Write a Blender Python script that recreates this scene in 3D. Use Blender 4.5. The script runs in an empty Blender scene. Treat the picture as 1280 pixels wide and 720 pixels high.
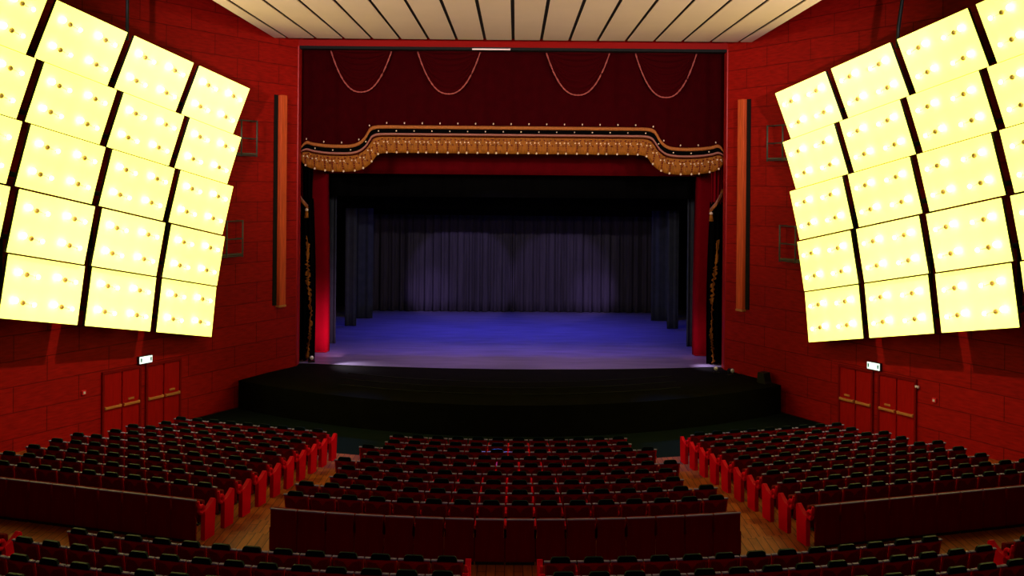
import bpy, bmesh, math, random
from mathutils import Vector, Matrix
random.seed(4)
sc = bpy.context.scene
COL = sc.collection
PI = math.pi

# ------------------------------------------------------------------ materials
MATS = {}
def mat(name, col, rough=0.6, spec=0.3, metal=0.0, emit=None, es=0.0, var=0.0, scale=8.0, bump=0.0, stretch=(1, 1, 1), sheen=0.0):
    m = bpy.data.materials.new(name); m.use_nodes = True
    nt = m.node_tree; b = nt.nodes['Principled BSDF']
    b.inputs['Base Color'].default_value = (*col, 1)
    b.inputs['Roughness'].default_value = rough
    b.inputs['Specular IOR Level'].default_value = spec
    b.inputs['Metallic'].default_value = metal
    if sheen: b.inputs['Sheen Weight'].default_value = sheen
    if emit:
        b.inputs['Emission Color'].default_value = (*emit, 1); b.inputs['Emission Strength'].default_value = es
    if var or bump:
        tc = nt.nodes.new('ShaderNodeTexCoord'); mp = nt.nodes.new('ShaderNodeMapping')
        mp.inputs['Scale'].default_value = stretch
        nz = nt.nodes.new('ShaderNodeTexNoise'); nz.inputs['Scale'].default_value = scale; nz.inputs['Detail'].default_value = 4
        nt.links.new(tc.outputs['Object'], mp.inputs['Vector']); nt.links.new(mp.outputs['Vector'], nz.inputs['Vector'])
        if var:
            r = nt.nodes.new('ShaderNodeValToRGB')
            r.color_ramp.elements[0].color = (*[c * (1 - var) for c in col], 1); r.color_ramp.elements[0].position = .3
            r.color_ramp.elements[1].color = (*[min(1, c * (1 + var)) for c in col], 1); r.color_ramp.elements[1].position = .7
            nt.links.new(nz.outputs['Fac'], r.inputs['Fac']); nt.links.new(r.outputs['Color'], b.inputs['Base Color'])
        if bump:
            bp = nt.nodes.new('ShaderNodeBump'); bp.inputs['Strength'].default_value = bump; bp.inputs['Distance'].default_value = .02
            nt.links.new(nz.outputs['Fac'], bp.inputs['Height']); nt.links.new(bp.outputs['Normal'], b.inputs['Normal'])
    MATS[name] = m
    return m

def brick_mat(name, c1, c2, mortar, bw, rh, ms, axes=(0, 2), rough=.45, spec=.35, offset=.5, bump=.4, grain=.25, gstretch=(1, 1, 6)):
    """Boards or panels laid in courses, with wood grain."""
    m = bpy.data.materials.new(name); m.use_nodes = True
    nt = m.node_tree; b = nt.nodes['Principled BSDF']; N = nt.nodes.new; L = nt.links.new
    tc = N('ShaderNodeTexCoord'); sp = N('ShaderNodeSeparateXYZ'); cb = N('ShaderNodeCombineXYZ')
    L(tc.outputs['Object'], sp.inputs[0])
    L(sp.outputs[axes[0]], cb.inputs[0]); L(sp.outputs[axes[1]], cb.inputs[1])
    bk = N('ShaderNodeTexBrick'); bk.offset = offset
    bk.inputs['Color1'].default_value = (*c1, 1); bk.inputs['Color2'].default_value = (*c2, 1); bk.inputs['Mortar'].default_value = (*mortar, 1)
    bk.inputs['Scale'].default_value = 1; bk.inputs['Mortar Size'].default_value = ms; bk.inputs['Mortar Smooth'].default_value = .1
    bk.inputs['Brick Width'].default_value = bw; bk.inputs['Row Height'].default_value = rh
    L(cb.outputs[0], bk.inputs['Vector'])
    mp = N('ShaderNodeMapping'); mp.inputs['Scale'].default_value = gstretch
    nz = N('ShaderNodeTexNoise'); nz.inputs['Scale'].default_value = 3; nz.inputs['Detail'].default_value = 5
    L(tc.outputs['Object'], mp.inputs[0]); L(mp.outputs[0], nz.inputs['Vector'])
    mr = N('ShaderNodeMapRange'); mr.inputs['From Min'].default_value = .3; mr.inputs['From Max'].default_value = .7
    mr.inputs['To Min'].default_value = 1 - grain; mr.inputs['To Max'].default_value = 1 + grain
    L(nz.outputs['Fac'], mr.inputs[0])
    mx = N('ShaderNodeVectorMath'); mx.operation = 'SCALE'
    L(bk.outputs['Color'], mx.inputs[0]); L(mr.outputs[0], mx.inputs['Scale'])
    L(mx.outputs[0], b.inputs['Base Color'])
    bp = N('ShaderNodeBump'); bp.inputs['Strength'].default_value = bump; bp.inputs['Distance'].default_value = .02; bp.invert = True
    L(bk.outputs['Fac'], bp.inputs['Height']); L(bp.outputs[0], b.inputs['Normal'])
    b.inputs['Roughness'].default_value = rough; b.inputs['Specular IOR Level'].default_value = spec
    MATS[name] = m
    return m

WALL_RED = brick_mat('red_wood_panelling', (.355, .0056, .0026), (.30, .0042, .002), (.15, .0022, .001), 1.9, .7, .014, rough=.6, spec=.12, bump=.25)
WOODFLOOR = brick_mat('plank_floor', (.42, .105, .012), (.28, .062, .008), (.06, .012, .003), 1.6, .16, .008, axes=(1, 0), rough=.5, spec=.2, bump=.15, gstretch=(6, 1, 1))
DOORRED = mat('red_door_wood', (.38, .004, .0024), .55, .1, var=.15, scale=3, stretch=(6, 6, .6))
DOORFRAME = mat('dark_red_frame', (.20, .003, .002), .6, .1)
HEADER = mat('red_lacquer', (.26, .0026, .001), .5, .06)
JAMB = mat('red_jamb_paint', (.42, .010, .010), .4, .25)
BLACK = mat('matt_black', (.006, .006, .006), .7, .15)
BLACKPAINT = mat('black_stage_paint', (.0042, .004, .0022), .85, .04, var=.3, scale=2)
PITFLOOR = mat('dark_green_carpet', (.004, .008, .007), .9, .05, var=.3, scale=30)
STAGEFLOOR = mat('stage_lino', (.175, .15, .21), .42, .3, var=.22, scale=1.3, stretch=(.5, 2.5, 1))
CEIL = mat('cream_ceiling_board', (.80, .58, .50), .65, .1, var=.02, scale=1)
CEILVOID = mat('dark_ceiling_void', (.006, .004, .003), .9)
ORANGE = mat('orange_timber', (.68, .095, .022), .5, .2, var=.2, scale=4, stretch=(4, 4, .3))
BRASS = mat('aged_brass', (.62, .26, .06), .4, .4, metal=.2)
STEEL = mat('green_grey_steel', (.10, .10, .075), .5, .4, metal=.3)
VELVET = mat('dark_red_velvet', (.030, .0003, .0012), .95, .02, var=.12, scale=3, bump=.1)
SWAGV = mat('swag_velvet', (.036, .0003, .0012), .95, .03)
REDLEG = mat('bright_red_velvet', (.20, .0006, .006), .9, .03, var=.08, scale=3)
BLACKVELVET = mat('black_velvet', (.0016, .0014, .0014), .95, .02)
REDLEG_SHADED = mat('shaded_red_velvet', (.085, .0003, .002), .9, .03, var=.08, scale=3)  # the wing velvet darkened, putting the border's shade into its colour
BLACKDRAPE = mat('black_wool_drape', (.030, .034, .046), .95, .08, var=.15, scale=3)
BACKCLOTH = mat('grey_black_backcloth', (.036, .031, .044), .9, .1, var=.2, scale=2, stretch=(4, 1, .3))
GOLD = mat('gold_fringe', (.27, .085, .008), .65, .12, var=.4, scale=14, stretch=(3, 3, .4), bump=.4)
BRAID = mat('gold_braid', (.36, .11, .025), .6, .12, var=.3, scale=30, bump=.4)
ROSEBRAID = mat('rose_gold_braid', (.36, .13, .10), .6, .2)
ROPE = mat('rose_gold_rope', (.36, .07, .06), .6, .2)
BEAD = mat('pale_bead', (.85, .62, .45), .3, .5)
REDBEAD = mat('red_bead', (.13, .006, .004), .5, .2)
SHELL = mat('dark_red_seat_shell', (.31, .0004, .0045), .75, .02, var=.08, scale=6)
CLOTH = mat('dark_red_seat_cloth', (.15, .002, .004), .9, .1)
BACKPANEL = mat('maroon_back_panel', (.145, .0004, .002), .7, .03, var=.15, scale=4, stretch=(5, 5, .5))
ARMRED = mat('bright_red_vinyl', (.72, .0006, .020), .55, .04)
GREENPAD = mat('dark_green_leather', (.0015, .009, .0125), .55, .06)
GREYSTRIP = mat('grey_wood_capping', (.24, .19, .36), .6, .08)
IRON = mat('black_iron', (.01, .01, .01), .5, .3)
DIFF = mat('yellow_diffuser', (.85, .8, .6), .7, .05, emit=(1, .95, .135), es=2.2)
BULB = mat('hot_white_bulb', (1, 1, 1), .5, .1, emit=(1, .97, .66), es=6.5)
MOUNT = mat('tan_lamp_mount', (.75, .5, .16), .7, .1)
HOUSING = mat('black_panel_housing', (.012, .008, .006), .6)
SIGN = mat('lit_white_sign', (.8, .9, .85), .4, emit=(.80, 1.0, .9), es=1.05)
SIGNGREEN = mat('sign_green', (.0, .12, .07), .4, emit=(.0, .22, .12), es=.3)
ALARM = mat('alarm_red', (.75, .02, .03), .3)
WHITE = mat('white_plastic', (.8, .76, .72), .4)
GLASS = mat('pale_lens', (.8, .78, .75), .15, .6)
TUBE = mat('pale_tube', (.8, .62, .6), .4, emit=(1, .6, .55), es=.35)

# ------------------------------------------------------------------ mesh builder
class MB:
    def __init__(s): s.v = []; s.f = []; s.mi = []; s.mats = []; s.sm = []
    def _m(s, m):
        if m not in s.mats: s.mats.append(m)
        return s.mats.index(m)
    def add(s, vs, fs, m, smooth=False, M=None):
        o = len(s.v); k = s._m(m)
        for p in vs: s.v.append(tuple(M @ Vector(p)) if M is not None else tuple(p))
        for f in fs: s.f.append([i + o for i in f]); s.mi.append(k); s.sm.append(smooth)
        return s
    def box(s, c, d, m, bev=0.0, M=None):
        x, y, z = d[0] / 2, d[1] / 2, d[2] / 2
        if bev <= 0:
            vs = [(c[0] + a * x, c[1] + b * y, c[2] + e * z) for a in (-1, 1) for b in (-1, 1) for e in (-1, 1)]
            fs = [(0, 1, 3, 2), (4, 6, 7, 5), (0, 4, 5, 1), (2, 3, 7, 6), (0, 2, 6, 4), (1, 5, 7, 3)]
            return s.add(vs, fs, m, False, M)
        bm = bmesh.new(); bmesh.ops.create_cube(bm, size=1)
        for v in bm.verts: v.co = Vector((c[0] + v.co.x * d[0], c[1] + v.co.y * d[1], c[2] + v.co.z * d[2]))
        bmesh.ops.bevel(bm, geom=bm.edges[:], offset=bev, segments=2, affect='EDGES', profile=.5)
        bm.verts.index_update()
        s.add([v.co.copy() for v in bm.verts], [[v.index for v in f.verts] for f in bm.faces], m, False, M); bm.free()
        return s
    def prism(s, poly, axis, a0, a1, m, M=None):
        """poly of 2-D points in the other two axes, extruded along axis from a0 to a1."""
        def P(p, a):
            return {0: (a, p[0], p[1]), 1: (p[0], a, p[1]), 2: (p[0], p[1], a)}[axis]
        n = len(poly)
        vs = [P(p, a0) for p in poly] + [P(p, a1) for p in poly]
        fs = [list(range(n))[::-1], list(range(n, 2 * n))] + [(i, (i + 1) % n, n + (i + 1) % n, n + i) for i in range(n)]
        return s.add(vs, fs, m, False, M)
    def tube(s, path, r, m, n=8, closed=False, cap=True, M=None):
        pts = [Vector(p) for p in path]; rings = []; N = len(pts)
        up = Vector((0, 0, 1))
        for i, p in enumerate(pts):
            if closed: t = pts[(i + 1) % N] - pts[i - 1]
            else: t = pts[min(i + 1, N - 1)] - pts[max(i - 1, 0)]
            t.normalize()
            a = t.cross(up if abs(t.z) < .9 else Vector((1, 0, 0))).normalized(); b = t.cross(a)
            rr = r[i] if isinstance(r, (list, tuple)) else r
            rings.append([p + (a * math.cos(2 * PI * k / n) + b * math.sin(2 * PI * k / n)) * rr for k in range(n)])
        vs = [q for R in rings for q in R]; fs = []
        for i in range(N if closed else N - 1):
            j = (i + 1) % N
            for k in range(n): fs.append((i * n + k, i * n + (k + 1) % n, j * n + (k + 1) % n, j * n + k))
        if cap and not closed: fs += [list(range(n))[::-1], [(N - 1) * n + k for k in range(n)]]
        return s.add(vs, fs, m, True, M)
    def grid(s, fn, nu, nv, m, smooth=True, M=None):
        vs = [fn(i / nu, j / nv) for j in range(nv + 1) for i in range(nu + 1)]
        fs = [(j * (nu + 1) + i, j * (nu + 1) + i + 1, (j + 1) * (nu + 1) + i + 1, (j + 1) * (nu + 1) + i) for j in range(nv) for i in range(nu)]
        return s.add(vs, fs, m, smooth, M)
    def ball(s, c, r, m, sub=1, M=None):
        bm = bmesh.new(); bmesh.ops.create_icosphere(bm, subdivisions=sub, radius=1)
        rr = r if isinstance(r, (tuple, list)) else (r, r, r)
        bm.verts.index_update()
        s.add([(c[0] + v.co.x * rr[0], c[1] + v.co.y * rr[1], c[2] + v.co.z * rr[2]) for v in bm.verts], [[v.index for v in f.verts] for f in bm.faces], m, True, M); bm.free()
        return s
    def mesh(s, name, fix=True):
        me = bpy.data.meshes.new(name); me.from_pydata(s.v, [], s.f)
        for m in s.mats: me.materials.append(m)
        me.polygons.foreach_set('material_index', s.mi); me.polygons.foreach_set('use_smooth', s.sm)
        if fix:
            bm = bmesh.new(); bm.from_mesh(me); bmesh.ops.recalc_face_normals(bm, faces=bm.faces[:]); bm.to_mesh(me); bm.free()
        me.update()
        return me
    def build(s, name, parent=None, fix=True, solid=0.0):
        o = bpy.data.objects.new(name, s.mesh(name, fix)); COL.objects.link(o)
        if parent: o.parent = parent
        if solid:
            md = o.modifiers.new('thickness', 'SOLIDIFY'); md.thickness = solid; md.offset = 0
        return o

def tag(o, label=None, cat=None, group=None, kind=None):
    if label: o['label'] = label
    if cat: o['category'] = cat
    if group: o['group'] = group
    if kind: o['kind'] = kind
    return o
def struct(o, label=None):
    o['kind'] = 'structure'
    if label: o['label'] = label
    return o
def empty(name, loc=(0, 0, 0), rz=0.0, M=None):
    o = bpy.data.objects.new(name, None); COL.objects.link(o); o.empty_display_size = .1
    if M is not None: o.matrix_world = M
    else: o.location = loc; o.rotation_euler = (0, 0, rz)
    return o
def link_mesh(name, me, parent=None, loc=(0, 0, 0)):
    o = bpy.data.objects.new(name, me); COL.objects.link(o); o.location = loc
    if parent: o.parent = parent
    return o
ORD = ['zeroth', 'first', 'second', 'third', 'fourth', 'fifth', 'sixth', 'seventh', 'eighth', 'ninth', 'tenth', 'eleventh', 'twelfth', 'thirteenth', 'fourteenth', 'fifteenth', 'sixteenth', 'seventeenth', 'eighteenth']

# ------------------------------------------------------------------ camera
F, CX, CY, EYE = 1150.0, 644.4, 230.0, Vector((.13, 0, 7.7))
ROLL = .009
cam = bpy.data.cameras.new('camera'); co = bpy.data.objects.new('camera', cam); COL.objects.link(co)
co.location = EYE; co.rotation_euler = (PI / 2, -ROLL, 0)
cam.sensor_width = 36; cam.lens = F / 1280 * 36
cam.shift_x = (640 - CX) / 1280; cam.shift_y = -(360 - CY) / 1280
cam.clip_start = .1; cam.clip_end = 200
sc.camera = co
def to_px(p):
    a = F * (p[0] - EYE.x) / (p[1] - EYE.y); b = -F * (p[2] - EYE.z) / (p[1] - EYE.y)
    return CX + a - b * ROLL, CY + b + a * ROLL

# ------------------------------------------------------------------ hall dimensions
K = .62                                   # splay of the side walls
PX, PY = 7.86, 33.7                       # proscenium half width and plane
SZ = .96                                  # stage level
MW = math.hypot(K, 1)
def wall_x(y): return PX + K * (PY - y)
def wall_frame(side, s, z, off=0.0):
    """side -1 left, +1 right; s metres from the proscenium along the wall; local y points into the room."""
    ax = Vector((side * K, -1, 0)) / MW; n = Vector((-side, -K, 0)) / MW
    x = ax if side < 0 else -ax
    M = Matrix((( x.x, n.x, 0, 0), (x.y, n.y, 0, 0), (0, 0, 1, 0), (0, 0, 0, 1)))
    p = Vector((side * PX, PY, 0)) + ax * s + n * off
    M.translation = (p.x, p.y, z)
    return M
def s_of(y): return (PY - y) * MW
SIDE = {-1: 'left', 1: 'right'}

# floor rows
def C(x):
    x = abs(x)
    return x * x / 40 if x < 5.48 else .751 + (x - 5.48) * .274
def Cp(x):
    s = 1 if x > 0 else -1; x = abs(x)
    return s * (x / 20 if x < 5.48 else .274)
def CN(x): return x * x / 50
def CNp(x): return x / 25
NR = 10
YR = [24.6 - .922 * j for j in range(NR)]        # row 0 is nearest the stage, row 9 backs onto the cross aisle
ZR = [.106 * j for j in range(NR)]
YN = [14.35, 13.43, 12.5, 11.6]                  # near rows
ZN = [.955, 1.11, 1.27, 1.43]

# ------------------------------------------------------------------ room shell
def edge_line(yc, fn, n=48, inset=.0):
    """points of a curved row line from side wall to side wall"""
    lo, hi = 0, 30
    for _ in range(50):
        x = (lo + hi) / 2
        if x > wall_x(yc + fn(x)) - inset: hi = x
        else: lo = x
    return [(lo * (2 * i / n - 1), yc + fn(lo * (2 * i / n - 1))) for i in range(n + 1)]
fl = MB()
edges = []   # (line, z of the floor behind it, towards the audience)
edges.append((edge_line(YR[0] + .95, C), 0.0))
for j in range(1, NR): edges.append((edge_line(YR[j] + .80, C), ZR[j]))
for i in range(1, 4): edges.append((edge_line(YN[i] + .80, CN), ZN[i]))
edges.append((edge_line(9.0, CN), None))
prev = None
for (ln, z), (ln2, z2) in zip(edges[:-1], edges[1:]):
    n = len(ln)
    vs = [(p[0], p[1], z) for p in ln] + [(p[0], p[1], z) for p in ln2]
    fl.add(vs, [(i, i + 1, n + i + 1, n + i) for i in range(n - 1)], WOODFLOOR)
    if prev is not None:
        vs = [(p[0], p[1], prev) for p in ln] + [(p[0], p[1], z) for p in ln]
        fl.add(vs, [(i, i + 1, n + i + 1, n + i) for i in range(n - 1)], WOODFLOOR)
    prev = z
floor = struct(fl.build('floor', fix=False), 'stepped plank floor under the seating')
pf = MB(); l0 = edges[0][0]; n = len(l0)
l1 = [(p[0] / abs(l0[0][0]) * 8.6, 32.4) for p in l0]
pf.add([(p[0], p[1], -.002) for p in l0] + [(p[0], p[1], -.002) for p in l1], [(i, i + 1, n + i + 1, n + i) for i in range(n - 1)], PITFLOOR)
struct(pf.build('floor', fix=False), 'dark carpeted floor before the stage apron')

WH = 15.5
for sd in (-1, 1):
    L = s_of(8.0)
    w = MB(); x0, x1 = (0, L) if sd < 0 else (-L, 0)
    w.box(((x0 + x1) / 2, -.15, WH / 2 - .2), (L, .3, WH + .4), WALL_RED)
    o = w.build('wall_' + SIDE[sd]); o.matrix_world = wall_frame(sd, 0, 0); struct(o)
# proscenium wall: header above the opening and the returns
hd = MB()
hd.box((0, PY + .25, 14.06), (2 * PX + .1, .5, 2.72), HEADER)
hd.box((0, PY + .22, 12.66), (2 * PX, .4, .12), BLACK)
struct(hd.build('wall_front'), 'red header over the proscenium opening')
for sd in (-1, 1):
    j = MB(); j.box((sd * (PX + .01), PY + .2, (SZ + 12.7) / 2), (.08, .44, 12.7 - SZ), JAMB, .015)
    struct(j.build('trim_1' if sd < 0 else 'trim_2'), 'slim red edge of the proscenium opening')
# ceiling: boards with dark gaps, hung under a black void
cl = MB(); PCH = .9945
for k in range(-9, 9):
    a = max(k * PCH, -8.5 * PCH) + .054; b = min((k + 1) * PCH, 8.5 * PCH) - .054
    cl.box(((a + b) / 2, 23.2, 12.77 + .015), (b - a, 18.4, .03), CEIL, .0)
struct(cl.build('ceiling'), 'cream ceiling boards with thin black gaps')
cv = MB(); cv.box((0, 23.2, 12.845), (17 * PCH, 18.4, .06), CEILVOID); cv.box((0, 21, WH + .1), (34, 26.5, .2), CEILVOID)
struct(cv.build('ceiling'), 'dark void above the ceiling boards')

# stage and apron
def st_edge(x): return 33.5 + .8 * (x / 7.8) ** 2
st = MB(); nx = 24
xs = [-11 + 22 * i / nx for i in range(nx + 1)]
fr = [(x, st_edge(max(-7.7, min(7.7, x)))) for x in xs]
poly = fr + [(11, 50), (-11, 50)]
st.prism(poly, 2, SZ - .25, SZ, STAGEFLOOR)
struct(st.build('floor'), 'stage floor washed in blue light')
def ap_edge(x): return 28.0 + 3.2 * (abs(x) / 9.2) ** 2
ap = MB()
xs = [-9.2 + 18.4 * i / 40 for i in range(41)]
front = [(x, ap_edge(x)) for x in xs]
backl = [(min(7.75, max(-7.75, x)), st_edge(min(7.75, max(-7.75, x))) - .005) for x in xs][::-1]
ap.prism(front + backl, 2, 0, SZ - .004, BLACKPAINT)
struct(ap.build('floor_apron'), 'black stage apron with a curved front')
sk = MB()
for dy, dz in ((1.2, 0), (2.1, 0), (3.0, 0)):
    pts = [(x * .62, ap_edge(x * .62) + dy + .25, SZ + .012) for x in xs]
    sk.tube(pts, .018, BLACK, 5)
struct(sk.build('trim_3'), 'black cable tracks across the apron')
bx = MB()
bx.box((-11.1, 42, 6), (.2, 17, 13), BLACKVELVET); bx.box((11.1, 42, 6), (.2, 17, 13), BLACKVELVET); bx.box((0, 50.1, 6), (22.4, .2, 13), BLACKVELVET)
bx.box((0, 42, 14), (22.4, 16.4, .2), BLACKVELVET)
bx.box((-9.5, 33.98, 6.9), (3.1, .1, 12), BLACKVELVET); bx.box((9.5, 33.98, 6.9), (3.1, .1, 12), BLACKVELVET)
struct(bx.build('wall_stage'), 'black masking box around the stage')

# ------------------------------------------------------------------ doors, signs, call points
dn = 0
for sd in (-1, 1):
    sx = 1 if sd < 0 else -1
    for di, (ya, yb) in enumerate(((29.36, 28.32), (28.12, 27.06))):
        dn += 1
        sa, sb = s_of(ya), s_of(yb); wdt = sb - sa
        M = wall_frame(sd, (sa + sb) / 2, 0)
        r = bpy.data.objects.new('door_%d' % dn, None); COL.objects.link(r); r.matrix_world = M; struct(r)
        fr_ = MB()
        H = 2.02
        fr_.box((-wdt / 2, .03, H / 2), (.07, .1, H), DOORFRAME, .01); fr_.box((wdt / 2, .03, H / 2), (.07, .1, H), DOORFRAME, .01)
        fr_.box((0, .03, H), (wdt + .07, .1, .08), DOORFRAME, .01)
        fr_.build('door_frame', r)
        for q in (-1, 1):
            lf = MB(); lf.box((q * wdt / 4, .02, H / 2), (wdt / 2 - .05, .06, H - .06), DOORRED, .012)
            leaf = lf.build('door_leaf', r)
            pb = MB(); cx = q * wdt / 4
            pb.box((cx, .10, .98), (wdt / 2 - .08, .05, .075), BRASS, .012)
            pb.box((cx - wdt / 5, .07, .98), (.05, .08, .09), BRASS, .01); pb.box((cx + wdt / 5, .07, .98), (.05, .08, .09), BRASS, .01)
            pb.build('push_bar', leaf)
            if q * sx < 0:
                pl = MB(); pl.box((cx, .06, 1.12), (.2, .03, .06), BRASS, .008); pl.build('handle_plate', leaf)
    # exit sign on the pier between the doors
    M = wall_frame(sd, s_of(28.24), 2.22)
    r = empty('exit_sign', M=M)
    tag(r, 'small lit white exit sign above the paired red doors on the %s wall' % SIDE[sd], 'exit sign')
    b = MB(); b.box((0, .06, 0), (.46, .11, .23), HOUSING, .015); b.build('sign_case', r)
    b = MB(); b.box((0, .125, 0), (.44, .03, .21), SIGN, .008); b.build('sign_face', r)
    b = MB()
    for q in (-1, 1):
        b.prism([(q * .17 - .02, -.05), (q * .17 + .02, -.05), (q * .17 + .02, .03), (q * .17 + .035, .03), (q * .17, .07), (q * .17 - .035, .03), (q * .17 - .02, .03)], 1, .138, .146, SIGNGREEN)
    b.build('arrow_mark', r)
    M = wall_frame(sd, s_of(26.55), 1.57)
    r = empty('fire_call_point', M=M)
    tag(r, 'small red fire alarm call point on the %s panelled wall near the doors' % SIDE[sd], 'alarm')
    b = MB(); b.box((0, .03, 0), (.13, .06, .13), ALARM, .012); b.build('alarm_case', r)
    b = MB(); b.box((0, .065, 0), (.07, .012, .07), WHITE, .004); b.build('alarm_glass', r)
r = empty('door_sensor', M=wall_frame(1, s_of(27.0), 1.86))
tag(r, 'tiny white sensor at the top corner of the right-hand double doors', 'sensor')
b = MB(); b.box((0, .07, 0), (.12, .06, .07), WHITE, .015); b.build('sensor_case', r)
b = MB(); b.ball((0, .105, 0), .025, GLASS); b.build('sensor_lens', r)

# ------------------------------------------------------------------ vertical timber slats beside the proscenium
for sd in (-1, 1):
    sx = 1 if sd < 0 else -1
    r = empty('wall_slat', M=wall_frame(sd, .95, 3.3))
    tag(r, 'tall orange timber slat with a black strip painted as recess shade beside the %s stage edge' % SIDE[sd], 'wall slat', 'orange slats flanking the stage')
    b = MB(); b.box((-sx * .10, .09, 3.75), (.30, .18, 7.5), ORANGE, .015); b.build('plank', r)
    b = MB(); b.box((sx * .145, .02, 3.75), (.17, .04, 7.5), BLACK, .005); b.build('painted_recess_shade', r)  # black strip painted in for the shade of a recess
    b = MB(); b.box((-sx * .10, .09, -.04), (.34, .2, .07), BRASS, .01); b.build('end_cap', r)

# ------------------------------------------------------------------ luminous panel arrays
YAW, PIT = math.radians(24.16), math.radians(11.88)
PW, PG, PHT = 2.3577, .2687, 1.604
TILT = [math.radians(a) for a in (14.84, 10.41, 5.12, .60, -4.02)]
ANCH = [(-9.27, 30.555, 9.282), (-9.387, 30.353, 7.619), (-9.387, 29.907, 5.97), (-9.504, 29.756, 4.321), (-9.643, 29.686, 2.681)]
ME = {}
def panel_meshes(f):
    b = MB(); b.box((0, -f * .07, PHT / 2), (PW - .01, .10, PHT - .01), HOUSING, .01); ME['housing', f] = b.mesh('housing')
    b = MB(); b.box((0, -f * .005, PHT / 2), (PW, .03, PHT), DIFF, .008); ME['diffuser', f] = b.mesh('diffuser')
    b = MB()
    b.ball((0, f * .01, 0), (.068, .05, .068), MOUNT, 2)
    b.tube([(-.28, f * .02, .03), (.28, f * .02, -.03)], .010, WHITE, 6)
    for q in (-.28, .28): b.tube([(q, 0, -q * .107), (q, f * .09, -q * .107)], .03, WHITE, 8)
    b.ball((-.28, f * .09, .03), (.078, .055, .078), BULB, 2); b.ball((.28, f * .09, -.03), (.056, .045, .056), BULB, 2)
    ME['lamp', f] = b.mesh('lamp')
for f in (-1, 1): panel_meshes(f)
ROWN = ['top row', 'second row down', 'middle row', 'second row up', 'bottom row']
COLN = ['nearest the stage', 'second from the stage', 'third from the stage', 'fourth from the stage']
panel_tops = {}
for sd in (-1, 1):
    d = Vector((math.sin(YAW) * math.cos(PIT), math.cos(YAW) * math.cos(PIT), -math.sin(PIT)))
    nrm = Vector((math.cos(YAW), -math.sin(YAW), 0)); u = -d.cross(nrm) if d.cross(nrm).z < 0 else d.cross(nrm)
    for rI in range(5):
        e = u * math.cos(TILT[rI]) + nrm * math.sin(TILT[rI])
        for c in range(4):
            p = Vector(ANCH[rI]) - d * (c * (PW + PG) + PW / 2)
            dd, ee, pp = d.copy(), e.copy(), p.copy()
            if sd > 0: dd.x *= -1; ee.x *= -1; pp.x *= -1
            yy = ee.cross(dd)
            M = Matrix(((dd.x, yy.x, ee.x, pp.x), (dd.y, yy.y, ee.y, pp.y), (dd.z, yy.z, ee.z, pp.z), (0, 0, 0, 1)))
            r = empty('luminous_panel', M=M)
            panel_tops[sd, rI, c] = (pp, dd, ee, yy)
            tag(r, 'glowing yellow light panel on the %s wall, %s, %s' % (SIDE[sd], ROWN[rI], COLN[c]), 'light panel', 'glowing wall panels')
            f = -1 if sd < 0 else 1
            link_mesh('housing', ME['housing', f], r); link_mesh('diffuser', ME['diffuser', f], r)
            for (uu, vv) in ((-.25, .72), (.25, .72), (-.25, .27), (.25, .27)):
                link_mesh('lamp', ME['lamp', f], r, (uu * PW, f * .012, vv * PHT))
    # the dark frame the panels are fixed to
    f = -1 if sd < 0 else 1
    r = empty('panel_support_frame', M=wall_frame(sd, s_of(28), 2.6))
    tag(r, 'dark steel frame carrying the glowing panels on the %s wall' % SIDE[sd], 'support frame')
    Mi = r.matrix_world.inverted()
    sx = 1 if sd < 0 else -1
    for c in range(4):
        b = MB(); x = sx * (-1.0 + c * 2.6); b.box((x, .12, 4.3 + c * .55), (.10, .10, 7.2), IRON, .01); b.build('post', r)
    for rI in range(5):
        pp, dd, ee, yy = panel_tops[sd, rI, 0]; p2 = panel_tops[sd, rI, 3][0]
        b = MB(); q0, q1 = Mi @ (pp + dd * .9 + ee * .45), Mi @ (p2 - dd * .9 + ee * .45)
        q0.y = q1.y = .24; b.tube([q0, q1], .07, IRON, 8); b.build('rail', r)
    # brackets to the wall at the stage end
    for (yb, zb, nm) in ((31.45, 8.55, 'upper'), (30.95, 5.15, 'lower')):
        r = empty('steel_bracket', M=wall_frame(sd, s_of(yb), zb))
        sx = 1 if sd < 0 else -1
        tag(r, '%s green-grey steel ladder bracket on the %s wall beside the glowing panels' % (nm, SIDE[sd]), 'bracket', 'steel brackets of the light panels')
        for x in (-.40, .28):
            b = MB(); b.tube([(sx * x, .32, 0), (sx * x, .32, 1.25)], .028, STEEL, 8); b.build('upright', r)
        for z in (.04, .62, 1.22):
            b = MB(); b.tube([(sx * .9, .32, z), (sx * -.40, .32, z)], .022, STEEL, 8); b.tube([(sx * -.40, .32, z), (sx * -.40, .0, z)], .022, STEEL, 8); b.build('rung', r)
        b = MB(); b.box((sx * .2, .2, .10), (1.2, .26, .05), STEEL, .01); b.build('shelf', r)
    # suspension gear over the array
    pp, dd, ee, yy = panel_tops[sd, 0, 1]
    q = pp - dd * (PW / 2 + PG / 2) + ee * (PHT - .1) - yy * f * .12
    r = empty('suspension_rod', (q.x, q.y, q.z))
    tag(r, 'black hanger above the top row of glowing panels on the %s' % SIDE[sd], 'hanger')
    b = MB(); b.tube([(0, 0, -.1), (0, 0, 2.2)] if sd < 0 else [(0, 0, -.1), (.02, 0, .5), (.10, -.05, 1.2), (.10, -.05, 2.2)], .05, IRON, 8); b.build('rod', r)
    if sd > 0:
        b = MB(); b.tube([(0, .05, -.05), (.08, .05, .5), (.14, -.02, 1.2)], .03, IRON, 8); b.build('cable', r)
    b = MB(); b.box((-.35 if sd < 0 else .62, -.1, 1.5), (.55 if sd < 0 else 1.0, .35, .4), IRON, .04); b.build('junction_box', r)
    if sd < 0:
        b = MB(); b.ball((-.66, -.1, 1.45), .09, GLASS, 2); b.build('lens', r)

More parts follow.
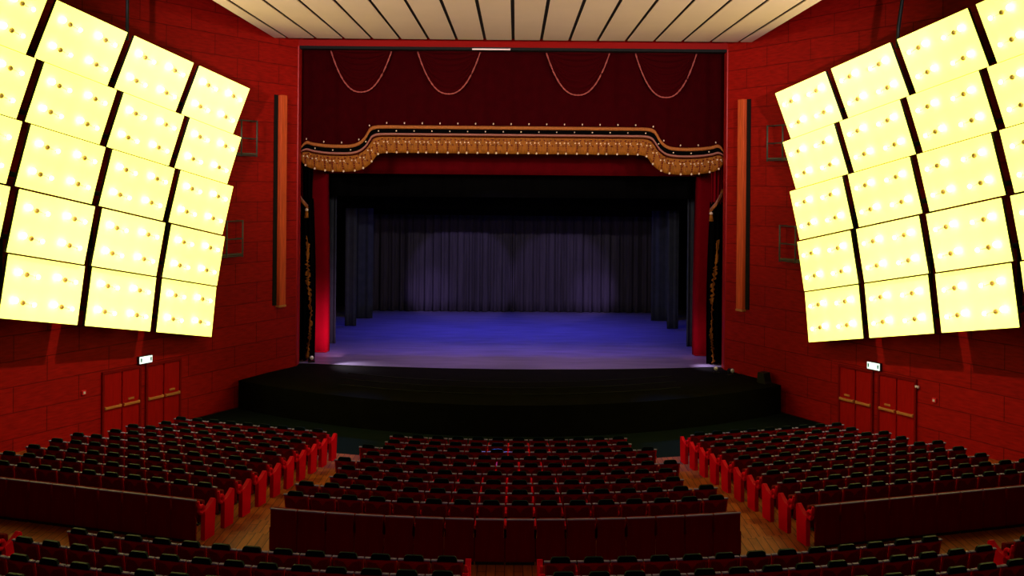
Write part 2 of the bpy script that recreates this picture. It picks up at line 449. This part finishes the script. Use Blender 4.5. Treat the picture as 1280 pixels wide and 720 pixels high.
# ------------------------------------------------------------------ stage drapery
def curtain(name, x0, x1, z0, z1, y, folds, amp, m, label, cat='curtain', group=None, taper=0.0, seed=0, solid=.03):
    rnd = random.Random(seed); ph = [rnd.uniform(0, 6.28) for _ in range(4)]
    def fn(u, v):
        x = x0 + (x1 - x0) * u; z = z0 + (z1 - z0) * v
        w = math.sin(2 * PI * folds * u + ph[0] + .8 * math.sin(2 * PI * folds * .23 * u + ph[1])) + .45 * math.sin(2 * PI * folds * 2.1 * u + ph[2]) + .5 * math.sin(2 * PI * folds * .37 * u + ph[3])
        return (x, y - amp * w * (1 - taper * v) , z)
    b = MB(); b.grid(fn, max(24, int(folds * 10)), 12, m)
    o = b.build(name, fix=False, solid=solid)
    return tag(o, label, cat, group)
# backdrop, two halves
curtain('backdrop_curtain', -8.6, -.02, SZ + .03, 9.2, 48.4, 19, .10, BACKCLOTH, 'left half of the dark grey back curtain closing the stage', seed=3)
curtain('backdrop_curtain', .02, 8.6, SZ + .03, 9.2, 48.5, 17, .10, BACKCLOTH, 'right half of the dark grey back curtain closing the stage', seed=8)
# black legs
for i, (yl, xi) in enumerate(((38.4, 7.32), (43.06, 7.28), (45.6, 6.9))):
    nm = ('first', 'second', 'third')[i]
    for sd in (-1, 1):
        a, b_ = xi, xi + (.34, .52, .82)[i]
        curtain('leg_curtain', *( (-b_, -a) if sd < 0 else (a, b_)), SZ + .03, 9.4, yl, 1.6, .025, BLACKDRAPE, 'narrow black wing curtain on stage %s, %s behind the red one' % (SIDE[sd], nm), 'curtain', 'black wing curtains', seed=20 + i * 2 + sd)
for i, (yl, zb) in enumerate(((37.4, 7.15), (41.5, 6.55), (46.5, 6.1))):
    curtain('border_curtain', -10.4, 10.4, zb, 13, yl, 26, .05, BLACKVELVET, '%s black border curtain hanging above the stage, counted from the audience' % ('first', 'second', 'third')[i], 'curtain', 'black borders over the stage', seed=40 + i)
# red leg curtains and red border
for sd in (-1, 1):
    r = empty('red_wing_curtain', (sd * 7.7, 36.4, SZ))
    tag(r, 'bright red wing curtain standing at the %s side of the stage' % SIDE[sd], 'curtain', 'red wing curtains')
    b = MB()
    prof = [(-.46, .30), (-.40, .05), (-.28, -.03), (-.10, .02), (.06, -.05), (.22, .0), (.36, -.05), (.6, .0)]
    zs = [0.02, 1.2, 2.6, 4.2, 5.8, 7.4, 8.6]
    vs = []; n = len(prof)
    for z in zs:
        for (x, y) in prof:
            q = 1 + .06 * math.sin(z * .5) if x < -.2 else 1
            vs.append((sd * (x * q + .012 * z), y, z))
    b.add(vs, [(j * n + i, j * n + i + 1, (j + 1) * n + i + 1, (j + 1) * n + i) for j in range(len(zs) - 1) for i in range(n - 1)], REDLEG, True)
    o = b.build('drape', r, fix=False, solid=.03)
    b = MB(); b.box((sd * .05, .02, .035), (.95, .12, .05), REDLEG, .015); b.build('hem', r)
curtain('red_border_curtain', -7.35, 7.35, 8.06, 11.2, 36.3, 14, .05, REDLEG_SHADED, 'plain red border curtain behind the gold fringed valance', 'curtain', seed=61)

# grand valance
VY = 34.2
r = empty('grand_valance', (0, VY, 8.1))
tag(r, 'dark red velvet valance with four roped swags and a deep gold fringe', 'valance')
KEY = [((376, 187), (376, 203)), ((383, 179), (384, 210.5)), ((392, 180.8), (394, 213.5)), ((407, 182.6), (410, 216)), ((425, 183.2), (430, 216.6)), ((440, 182.4), (444, 215.6)), ((449, 179.2), (453, 213)), ((455.5, 173), (461, 208)),
       ((459.5, 166), (466.5, 202)), ((463, 161.2), (470.5, 196.5)), ((470, 158.8), (476, 193.4)), ((482, 158.3), (486, 192.5)), ((505, 158.3), (506, 192.3)), ((640, 158.3), (640, 192.3))]
def kp(p): return ((p[0] - 640.0) * VY / 1150, 7.7 + (230 - p[1]) * VY / 1150 - 8.1)
def crom(p0, p1, p2, p3, t):
    return tuple(.5 * (2 * b + (c - a) * t + (2 * a - 5 * b + 4 * c - d) * t * t + (3 * b - a - 3 * c + d) * t ** 3) for a, b, c, d in zip(p0, p1, p2, p3))
half = []
for i in range(len(KEY) - 1):
    q = [KEY[max(0, min(len(KEY) - 1, i + k))] for k in (-1, 0, 1, 2)]
    n = 40 if i == len(KEY) - 2 else 6
    for t in range(n):
        if i == len(KEY) - 2:
            f = t / n; half.append(tuple(tuple(a + (b - a) * f for a, b in zip(kp(q[1][e]), kp(q[2][e]))) for e in (0, 1)))
        else:
            half.append(tuple(crom(*[kp(w[e]) for w in q], t / n) for e in (0, 1)))
PROF = half + [(kp(KEY[-1][0]), kp(KEY[-1][1]))] + [((-a[0], a[1]), (-b[0], b[1])) for a, b in half[::-1]]
NX = len(PROF) - 1
def pt(i, o):
    """point of the profile i, a share o of the way from its top line down to the fringe ends"""
    (a, b), (c, d) = PROF[i]
    return a + (c - a) * o, b + (d - b) * o
def yfold(x): return .02 * math.sin(x * 9.0 + .6 * math.sin(x * 2.3))
def strip(b, o0, o1, y0, m, nz=3, ripple=0.0):
    def fn(u, v):
        x, z = pt(round(u * NX), o0 + (o1 - o0) * v)
        return (x, y0 + ripple * math.sin(x * 26) + yfold(x) - .02 * math.sin(v * PI), z)
    b.grid(fn, NX, nz, m)
def walk(o, step, start):
    """points at equal spacing along the profile line o"""
    out = []; d = start
    for i in range(NX):
        a, c = pt(i, o), pt(i + 1, o); L = math.hypot(c[0] - a[0], c[1] - a[1])
        while d <= L:
            t = d / L; out.append((a[0] + (c[0] - a[0]) * t, a[1] + (c[1] - a[1]) * t, i + t)); d += step
        d -= L
    return out
# velvet body
b = MB()
def body(u, v):
    x, z0 = pt(round(u * NX), .22); z1 = 12.66 - 8.1
    return (x, .03 + .05 * math.sin(x * 5.2 + .9 * math.sin(x * 1.3)) + .02 * math.sin(x * 13), z0 + (z1 - z0) * v)
b.grid(body, NX, 14, VELVET); b.build('velvet_body', r, fix=False, solid=.03)
b = MB(); strip(b, .30, 1.0, -.05, GOLD, 4, .012); b.build('gold_fringe', r, fix=False, solid=.03)
b = MB(); strip(b, .02, .34, -.075, BLACKVELVET, 2); b.build('black_band', r, fix=False, solid=.02)
b = MB(); strip(b, 0, .115, -.11, BRAID, 2); b.build('upper_braid', r, fix=False, solid=.03)
b = MB(); strip(b, .285, .345, -.10, ROSEBRAID, 2); b.build('lower_braid', r, fix=False, solid=.03)
b = MB(); strip(b, .375, .41, -.09, VELVET, 2); b.build('red_piping', r, fix=False, solid=.02)
b = MB()
for x, z, i in walk(-.09, .66, .35): b.ball((x, -.06, z), (.028, .03, .042), BEAD, 1)
for x, z, i in walk(.2, .66, .6): b.ball((x, -.115, z), (.030, .03, .030), BEAD, 1)
b.build('stud', r)['kind'] = 'stuff'
b = MB()
for k, (x, z, i) in enumerate(walk(.985, .37, .25)):
    i = min(NX, round(i))
    def at(o, dx=0.0):
        p = pt(i, o); return (p[0] + dx, -.105, p[1])
    b.ball(at(.985), (.042, .035, .048), BEAD, 1)
    for o in (.72, .80, .88): b.ball(at(o), (.034, .03, .034), REDBEAD, 1)
    for dx, o in ((-.07, .6), (.07, .6), (0, .54), (0, .66)): b.ball(at(o, dx), (.032, .03, .032), BEAD if dx else REDBEAD, 1)
    for dx in (-.12, .12): b.ball(at(.5, dx), (.034, .03, .034), REDBEAD, 1)
    b.ball(at(.70, .185), (.034, .03, .034), REDBEAD, 1)
    b.ball(at(.66, .1), (.018, .03, .018), BEAD, 1)
b.build('bead_trim', r)['kind'] = 'stuff'
for (xc, hw, dp) in ((-5.63, 1.12, 1.52), (-2.38, 1.16, 1.56), (2.40, 1.17, 1.56), (5.66, 1.13, 1.62)):
    zt = 12.60 - 8.1
    def sw(u, v, xc=xc, hw=hw, dp=dp):
        s = 2 * u - 1; k = v
        x = xc + s * hw * (.96 + .04 * k)
        z = zt - dp * k * (1 - abs(s) ** 2.3) - .02 * k
        y = -.07 - .20 * (1 - s * s) * math.sin(PI * min(1, k * .85 + .1)) + .035 * math.sin(k * 7 * 2 * PI) * (1 - s * s)
        return (x, y, z)
    b = MB(); b.grid(sw, 28, 56, SWAGV); so = b.build('swag', r, fix=False, solid=.02)
    b = MB(); pts = []; rad = []
    for i in range(61):
        u = i / 60; p = sw(u, 1.0); pts.append((p[0], p[1] - .05, p[2] - .01)); rad.append(.026 + .006 * math.sin(i * 1.9))
    b.tube(pts, rad, ROPE, 8); b.build('rope', so)

# grand drape legs with gold trimming at both sides
for sd in (-1, 1):
    r = empty('grand_drape', (sd * 7.75, 34.75, SZ))
    tag(r, 'tied-back dark velvet drape with gold trim hanging inside the %s proscenium edge' % SIDE[sd], 'curtain', 'gold trimmed drapes')
    b = MB()
    def low(u, v, sd=sd):
        z = .02 + 6.1 * v; wv = .34 + .06 * math.sin(v * 3) - .12 * v
        x = -wv + (wv + .3) * u
        return (sd * x, .12 * math.sin(u * 2 * PI * 3.1 + v * 1.2) + .03 * math.sin(u * 30), z)
    b.grid(low, 48, 16, BLACKVELVET); b.build('lower_drape', r, fix=False, solid=.03)
    b = MB()
    def upp(u, v, sd=sd):
        z = 6.05 + 3.0 * v; x0 = -.20 - .30 * v * v; x1 = .12 + .1 * v
        return (sd * (x0 + (x1 - x0) * u), .10 * math.sin(u * 2 * PI * 2.6 - v * 2), z)
    b.grid(upp, 32, 12, REDLEG if sd > 0 else BLACKVELVET); b.build('upper_drape', r, fix=False, solid=.03)
    b = MB()
    rn = random.Random(70 + sd)
    NZ = 90; ws = []; xo = 0.0
    for q in range(NZ + 1):
        z = .1 + 4.6 * q / NZ
        big = .22 if 2.4 < z < 3.7 else .15
        wv = .012 if rn.random() < (.75 if 1.5 < z < 2.3 else .30) else rn.uniform(.5, 1) * big
        xo += rn.uniform(-.02, .02); xo *= .9
        ws.append((z, wv, -.10 - .10 * math.sin(z * .9) + xo))
    def gt(u, v, ws=ws, sd=sd):
        z, wv, xc = ws[round(v * NZ)]
        return (sd * (xc + wv * (u - .5)), -.20 + .03 * math.sin(u * 6 + z * 5), z + .06 * (u - .5))
    b.grid(gt, 5, NZ, GOLD)
    b.build('gold_trim', r, fix=False, solid=.02)
    b = MB()
    b.tube([(sd * -.28, -.05, 5.75), (sd * -.10, -.18, 6.0), (sd * .10, -.16, 6.35), (sd * .2, -.05, 6.6)], .055, BRAID, 8)
    b.tube([(sd * -.28, -.10, 5.85), (sd * -.08, -.23, 6.12), (sd * .12, -.2, 6.48)], .03, ROSEBRAID, 8)
    tb = b.build('tieback', r); tb.location.x = -.22 if sd < 0 else 0
    b = MB(); b.ball((sd * -.25, -.12, 5.7), .075, BEAD, 1)
    b.tube([(sd * -.25, -.12, 5.66), (sd * -.24, -.12, 5.4)], [.05, .09], GOLD, 10); b.build('tassel', tb)

# small stage gear
def spot_lamp(loc, rz, label):
    r = empty('floor_spotlight', loc, rz); tag(r, label, 'spotlight', 'small floor spotlights by the stage edge')
    b = MB(); b.box((0, 0, .02), (.24, .16, .04), IRON, .008); b.build('base', r)
    b = MB(); b.tube([(-.11, 0, .04), (-.11, 0, .17)], .012, IRON, 6); b.tube([(.11, 0, .04), (.11, 0, .17)], .012, IRON, 6); b.build('yoke', r)
    b = MB(); b.tube([(0, .12, .15), (0, -.10, .18)], [.07, .085], IRON, 14); c = b.build('can', r)
    b = MB(); b.tube([(0, -.10, .18), (0, -.108, .181)], .075, GLASS, 14); b.build('lens', c)
spot_lamp((7.42, 33.15, SZ), -.3, 'small black floor spotlight at the right foot of the stage edge')
spot_lamp((7.85, 32.75, SZ), .4, 'small black floor spotlight on the apron, closer to the black speaker')
spot_lamp((-7.45, 34.45, SZ), .3, 'small floor spotlight at the foot of the left gold trimmed drape')
r = empty('stage_speaker', (8.72, 31.55, SZ), .6)
tag(r, 'small black loudspeaker on the right end of the dark apron', 'speaker')
b = MB(); b.prism([(-.18, 0), (.18, 0), (.14, .36), (-.10, .36)], 0, -.17, .17, IRON); b.build('cabinet', r)
b = MB(); b.box((0, -.165, .17), (.28, .02, .28), BLACK, .004, Matrix.Rotation(-.2, 4, 'X')); b.build('grille', r)
r = empty('batten_light', (-.8, PY - .04, 12.62))
tag(r, 'slim pale light tube under the red header above the curtain', 'light tube')
b = MB(); b.tube([(-.7, 0, 0), (.7, 0, 0)], .028, TUBE, 8); b.build('tube', r)
b = MB(); b.box((0, .02, .05), (1.44, .05, .06), IRON, .01); b.build('holder', r)

# ------------------------------------------------------------------ seats
PITCH = .54
def trap(w0, w1, z0, z1, r=.03):
    return [(-w0, z0), (w0, z0), (w0 * .985 + w1 * .015, z0 + .02), (w1 + .004, z1 - r), (w1 - r * .5, z1 - .006), (w1 - r * 1.4, z1), (-w1 + r * 1.4, z1), (-w1 + r * .5, z1 - .006), (-w1 - .004, z1 - r), (-w0 * .985 - w1 * .015, z0 + .02)]
def seat_meshes():
    S = {}
    b = MB()
    def shell(t):
        def fn(u, v):
            x = .246 * (2 * u - 1); q = 2 * u - 1
            z = .30 + .545 * v; hw = 1 - .05 * (1 - v)
            return (x * hw, .10 * (1 - v) - .025 * (1 - q * q) + t, z)
        return fn
    nu, nv = 8, 5
    f0, f1 = shell(0), shell(.03)
    vs = [f0(i / nu, j / nv) for j in range(nv + 1) for i in range(nu + 1)] + [f1(i / nu, j / nv) for j in range(nv + 1) for i in range(nu + 1)]
    o = (nu + 1) * (nv + 1); W = nu + 1; fs = []
    for j in range(nv):
        for i in range(nu):
            a = j * W + i; fs += [(a, a + 1, a + W + 1, a + W), (o + a, o + a + W, o + a + W + 1, o + a + 1)]
    for i in range(nu): fs += [(i, o + i, o + i + 1, i + 1), (nv * W + i, nv * W + i + 1, o + nv * W + i + 1, o + nv * W + i)]
    for j in range(nv): fs += [(j * W, (j + 1) * W, o + (j + 1) * W, o + j * W), (j * W + nu, o + j * W + nu, o + (j + 1) * W + nu, (j + 1) * W + nu)]
    b.add(vs, fs, SHELL, True); S['back_shell'] = b.mesh('back_shell')
    b = MB(); b.prism(trap(.158, .140, .845, .932, .025), 1, -.034, .012, GREENPAD); S['headrest'] = b.mesh('headrest')
    b = MB(); b.box((0, .012, .848), (.506, .06, .022), GREYSTRIP, .006); S['shoulder_strip'] = b.mesh('shoulder_strip')
    b = MB(); b.box((0, .085, .62), (.44, .08, .40), CLOTH, .03, Matrix.Translation((0, .13, 0)) @ Matrix.Rotation(.16, 4, 'X') @ Matrix.Translation((0, -.06, 0))); S['backrest'] = b.mesh('backrest')
    b = MB(); b.box((0, .27, .50), (.44, .12, .42), CLOTH, .04, Matrix.Translation((0, .02, 0))); S['seat_cushion'] = b.mesh('seat_cushion')
    def arm(sx):
        b = MB(); x = sx * PITCH / 2
        b.box((x, .325, .60), (.052, .36, .085), ARMRED, .022)
        return b.mesh('armrest')
    S['armrest'] = arm(1); S['armrest_l'] = arm(-1)
    def leg(sx):
        b = MB(); x = sx * PITCH / 2
        b.prism([(.18, .03), (.40, .03), (.36, .55), (.20, .55)], 0, x - .024, x + .024, IRON); b.box((x, .29, .015), (.07, .32, .03), IRON, .006)
        return b.mesh('leg')
    S['leg'] = leg(1); S['leg_l'] = leg(-1)
    def end(sx):
        b = MB(); x = sx * (PITCH / 2 + .02)
        prof = [(.16, .0), (.47, .0), (.505, .55), (.515, .66), (.49, .695), (.455, .70), (.425, .675), (.36, .63), (.27, .585), (.20, .565), (.145, .55), (.17, .48)]
        b.prism(prof, 0, x - .045, x + .045, ARMRED)
        ring = [(x, .105 + .068 * math.cos(a), .60 + .068 * math.sin(a)) for a in [2 * PI * i / 16 for i in range(16)]]
        b.tube(ring, .034, ARMRED, 8, closed=True)
        b.tube([(x, .045, .63), (x, .02, .71), (x, .01, .78)], [.036, .032, .025], ARMRED, 8)
        return b.mesh('end_panel')
    S['end_panel'] = end(1); S['end_panel_l'] = end(-1)
    b = MB(); b.prism([(-.2645, .06), (.2645, .06), (.2645, .46), (.244, .48), (.244, .79), (-.244, .79), (-.244, .48), (-.2645, .46)], 1, -.03, .0, BACKPANEL); S['back_panel'] = b.mesh('back_panel')
    b = MB(); b.box((0, -.012, .80), (.512, .05, .022), GREYSTRIP, .006); S['top_rail'] = b.mesh('top_rail')
    b = MB(); b.box((0, .0, .03), (.512, .04, .06), IRON); S['kick_rail'] = b.mesh('kick_rail')
    return S
SM = seat_meshes()
def parts_of(kind, left, right):
    """kind: 'head' or 'panel'; left/right: None (shared), 'arm', 'end'"""
    P = []
    if kind == 'head': P += ['back_shell', 'headrest', 'shoulder_strip', 'backrest', 'seat_cushion']
    else: P += ['back_panel', 'top_rail', 'kick_rail', 'backrest', 'seat_cushion']
    P += {'arm': ['armrest', 'leg'], 'end': ['end_panel']}[right]
    if left == 'arm': P += ['armrest_l', 'leg_l']
    if left == 'end': P += ['end_panel_l']
    return P
seats = []   # dict(loc, rz, parts, label, group)
def row(xs, yc, z, fn, fp, kind, left_end, right_end, block, rowname, count_from, ends):
    n = len(xs)
    for i, x in enumerate(xs):
        y = yc + fn(x); rz = math.atan(fp(x))
        L = (left_end if i == 0 else None); R = (right_end if i == n - 1 else 'arm')
        k = i + 1 if count_from == 'left' else n - i
        o_ = 'aisle' if ends == 1 else '%s aisle' % count_from
        seats.append(dict(loc=(x, y, z), rz=rz, parts=parts_of(kind, L, R), k=k, block=block, row=rowname, aisle=o_, kind=kind,
                          end=(i == 0 and left_end == 'end') or (i == n - 1 and right_end == 'end')))
def arc_xs(start, n, step, fp):
    """n seat centres by arc length, from a row end outward/rightward (step sign)"""
    xs = []; x = start; sgn = 1 if step > 0 else -1; h = abs(step) / 2
    for i in range(n):
        x += sgn * h / math.sqrt(1 + fp(x) ** 2); xs.append(x); x += sgn * h / math.sqrt(1 + fp(x) ** 2)
    return xs
CNT = [12, 12, 14, 13, 15, 14, 14, 16, 16, 16]
BACKN = ['back row', 'second row from back', 'third row from back', 'fourth row from back', 'fifth row from back', 'sixth row from back', 'seventh row from back', 'third row from front', 'second row from front', 'front row']
for j in range(NR):
    kind = 'panel' if j == NR - 1 else 'head'
    rn = BACKN[NR - 1 - j]; n = CNT[j]
    # centre block
    half = []
    if n % 2 == 0:
        rp = arc_xs(0, n // 2, PITCH, Cp); xs = [-x for x in rp[::-1]] + rp
    else:
        rp = arc_xs(PITCH / 2, n // 2, PITCH, Cp); xs = [-x for x in rp[::-1]] + [0] + rp
    row(xs, YR[j], ZR[j], C, Cp, kind, 'arm', 'arm', 'centre block', rn, 'left', 2)
    inner, outer = 4.98 + .085 * j, 9.9 + .3 * j
    nb = int((outer - inner) / (PITCH * .962))
    xl = arc_xs(-inner, nb, -PITCH, Cp)[::-1]
    row(xl, YR[j], ZR[j], C, Cp, kind, 'arm', 'end', 'left block', rn, 'right', 1)
    row([-x for x in xl[::-1]], YR[j], ZR[j], C, Cp, kind, 'end', 'arm', 'right block', rn, 'left', 1)
NEARN = ['row behind cross aisle', 'second row behind cross aisle', 'third row behind cross aisle', 'fourth row behind cross aisle']
for i in range(4):
    xl = arc_xs(-.62, 13 if i < 1 else 14, -.525, CNp)[::-1]
    row(xl, YN[i], ZN[i], CN, CNp, 'head', 'arm', 'end', 'near left block', NEARN[i], 'right', 1)
    row([-x for x in xl[::-1]], YN[i], ZN[i], CN, CNp, 'head', 'end', 'arm', 'near right block', NEARN[i], 'left', 1)
for sd in (-1, 1):
    xs = [-9.30, -8.78]
    f0 = lambda x: (abs(x) - 8.78) * .3
    fp0 = lambda x: .3 * (1 if x > 0 else -1)
    if sd < 0: row(xs, 15.45, ZN[0], f0, fp0, 'head', 'arm', 'end', 'outer left corner', 'row across the aisle', 'right', 1)
    else: row([8.78, 9.30], 15.45, ZN[0], f0, fp0, 'head', 'end', 'arm', 'outer right corner', 'row across the aisle', 'left', 1)

vis = []
for s in seats:
    x, y, z = s['loc']
    a = to_px((x, y, z + .95)); 
    if -40 < a[0] < 1318 and a[1] < 724: vis.append(s)
vis.sort(key=lambda s: s['loc'][1])
BASE = {'armrest_l': 'armrest', 'leg_l': 'leg', 'end_panel_l': 'end_panel'}
far = MB()
for idx, s in enumerate(vis):
    if idx < 300:
        r = empty('theatre_seat', s['loc'], s['rz'])
        k = ORD[s['k']]
        look = 'red seat with green headrest' if s['kind'] == 'head' else 'red seat with flat maroon back'
        tag(r, '%s, %s from %s, %s, %s' % (look, k, s['aisle'], s['row'], s['block']), 'seat', 'theatre seats in curved rows')
        for p in s['parts']: link_mesh(BASE.get(p, p), SM[p], r)
    else:
        M = Matrix.Translation(s['loc']) @ Matrix.Rotation(s['rz'], 4, 'Z')
        for p in s['parts']:
            me = SM[p]
            far.add([v.co for v in me.vertices], [list(q.vertices) for q in me.polygons], me.materials[0], me.polygons[0].use_smooth, M)
if far.v:
    o = far.build('theatre_seats', fix=False)
    tag(o, 'front rows of red seats with green headrests, closest to the dark apron', 'seats', kind='stuff')

# ------------------------------------------------------------------ lights
def spot(name, loc, target, col, power, ang, blend=.3, size=.1):
    l = bpy.data.lights.new(name, 'SPOT'); l.energy = power; l.color = col; l.spot_size = math.radians(ang); l.spot_blend = blend; l.shadow_soft_size = size
    o = bpy.data.objects.new(name, l); COL.objects.link(o); o.location = loc
    o.rotation_euler = (Vector(target) - Vector(loc)).to_track_quat('-Z', 'Y').to_euler()
    return o
BLUE = (.06, .06, 1.0)
for x in (-5.2, -1.8, 1.8, 5.2):
    spot('stage_wash', (x, 38.5, 11.5), (x * .9, 39.5, SZ), BLUE, 1700, 62, .9, .3)
    spot('stage_wash', (x, 44.0, 11.5), (x * .9, 43.8, SZ), BLUE, 1700, 62, .9, .3)
for x in (-4.6, 0, 4.6): spot('stage_front_wash', (x, 35.1, 9.35), (x * .95, 34.9, SZ), (.6, .32, 1), 1200, 66, 1, .1)
# front-of-house spots reaching the back curtain
spot('backcloth_spot', (3.5, 13, 11.6), (-2.7, 48.4, 2.6), (.55, .38, 1), 17500, 9.4, .3, .05)
spot('backcloth_spot', (-3.5, 13, 11.6), (2.55, 48.4, 2.5), (.58, .38, 1), 17500, 9.4, .45, .05)
# low side lamps at the red wings
spot('wing_lamp', (-6.0, 34.9, SZ + .35), (-7.35, 36.4, SZ + .9), (1, .45, .8), 420, 80, .9, .05)
spot('wing_lamp', (6.3, 35.2, SZ + .3), (7.5, 36.4, SZ + .6), (1, .4, .75), 50, 80, .9, .05)
spot('edge_lamp', (-6.4, 34.15, SZ + .9), (-5.9, 33.9, SZ), (.9, .8, 1), 110, 95, 1, .05)
spot('edge_lamp', (7.2, 34.5, SZ + .7), (7.3, 34.3, SZ), (.8, .65, 1), 45, 95, 1, .05)
# unseen fill spots, added to brighten the ceiling boards
for sd in (-1, 1):
    spot('ceiling_fill', (sd * 10.2, 17, 11.0), (sd * 5.0, 27.5, 12.77), (1, .86, .88), 5200, 80, 1, .1)
    spot('ceiling_fill', (sd * 2.5, 10, 10.0), (sd * 2.0, 29, 12.77), (1, .74, .60), 2600, 60, 1, .1)
# unseen fill spots, added to lift the lower side walls
for sd in (-1, 1):
    spot('hall_fill', (sd * 3.5, 21, 12.3), (sd * 12.4, 26.0, 1.4), (1, .7, .5), 2600, 46, 1, .1)
# fill added behind the camera to brighten the seat backs
for sd in (-1, 1):
    spot('hall_fill', (sd * 5.5, 3, 12.6), (sd * 4.0, 18.5, .8), (1, .62, .5), 420, 72, 1, .1)
# hidden spot added to imitate blue reflections on a few headrests
spot('headrest_glint_fill', (0, 36.75, 8.25), (-.28, 22.6, .95), (.02, .16, 1), 15000, 3.2, .6, .05)
for sd in (-1, 1):
    spot('pit_spill_fill', (sd * 3, 36.75, 8.25), (sd * 5.6, 26.3, 0), (.04, .22, 1), 1800, 18, 1, .05)  # hidden spot added to give the carpet its blue spill
    spot('wing_side_fill', (sd * 6.2, 37.2, SZ + .6), (-sd * 7.4, 38.6, SZ + 1.6), (.45, .55, 1), 1500, 26, 1, .05)  # added fill that turns the black wing curtains blue-grey
    spot('backcloth_spot', (-sd * 3.0, 13, 11.7), (sd * 4.25, 48.4, 2.0), (.55, .36, 1), 26000, 4.6, 1, .05)  # extra narrow spots added for the bright folds towards both edges

w = bpy.data.worlds.new('world'); sc.world = w; w.use_nodes = True
w.node_tree.nodes['Background'].inputs[0].default_value = (.02, .01, .008, 1); w.node_tree.nodes['Background'].inputs[1].default_value = .1

sc.view_settings.view_transform = 'Standard'; sc.view_settings.look = 'None'
sc.view_settings.exposure = 0; sc.view_settings.gamma = 1; sc.view_settings.use_curve_mapping = False
sc.cycles.use_denoising = True
sc.cycles.max_bounces = 6; sc.cycles.diffuse_bounces = 4; sc.cycles.glossy_bounces = 3
sc.cycles.sample_clamp_indirect = 6
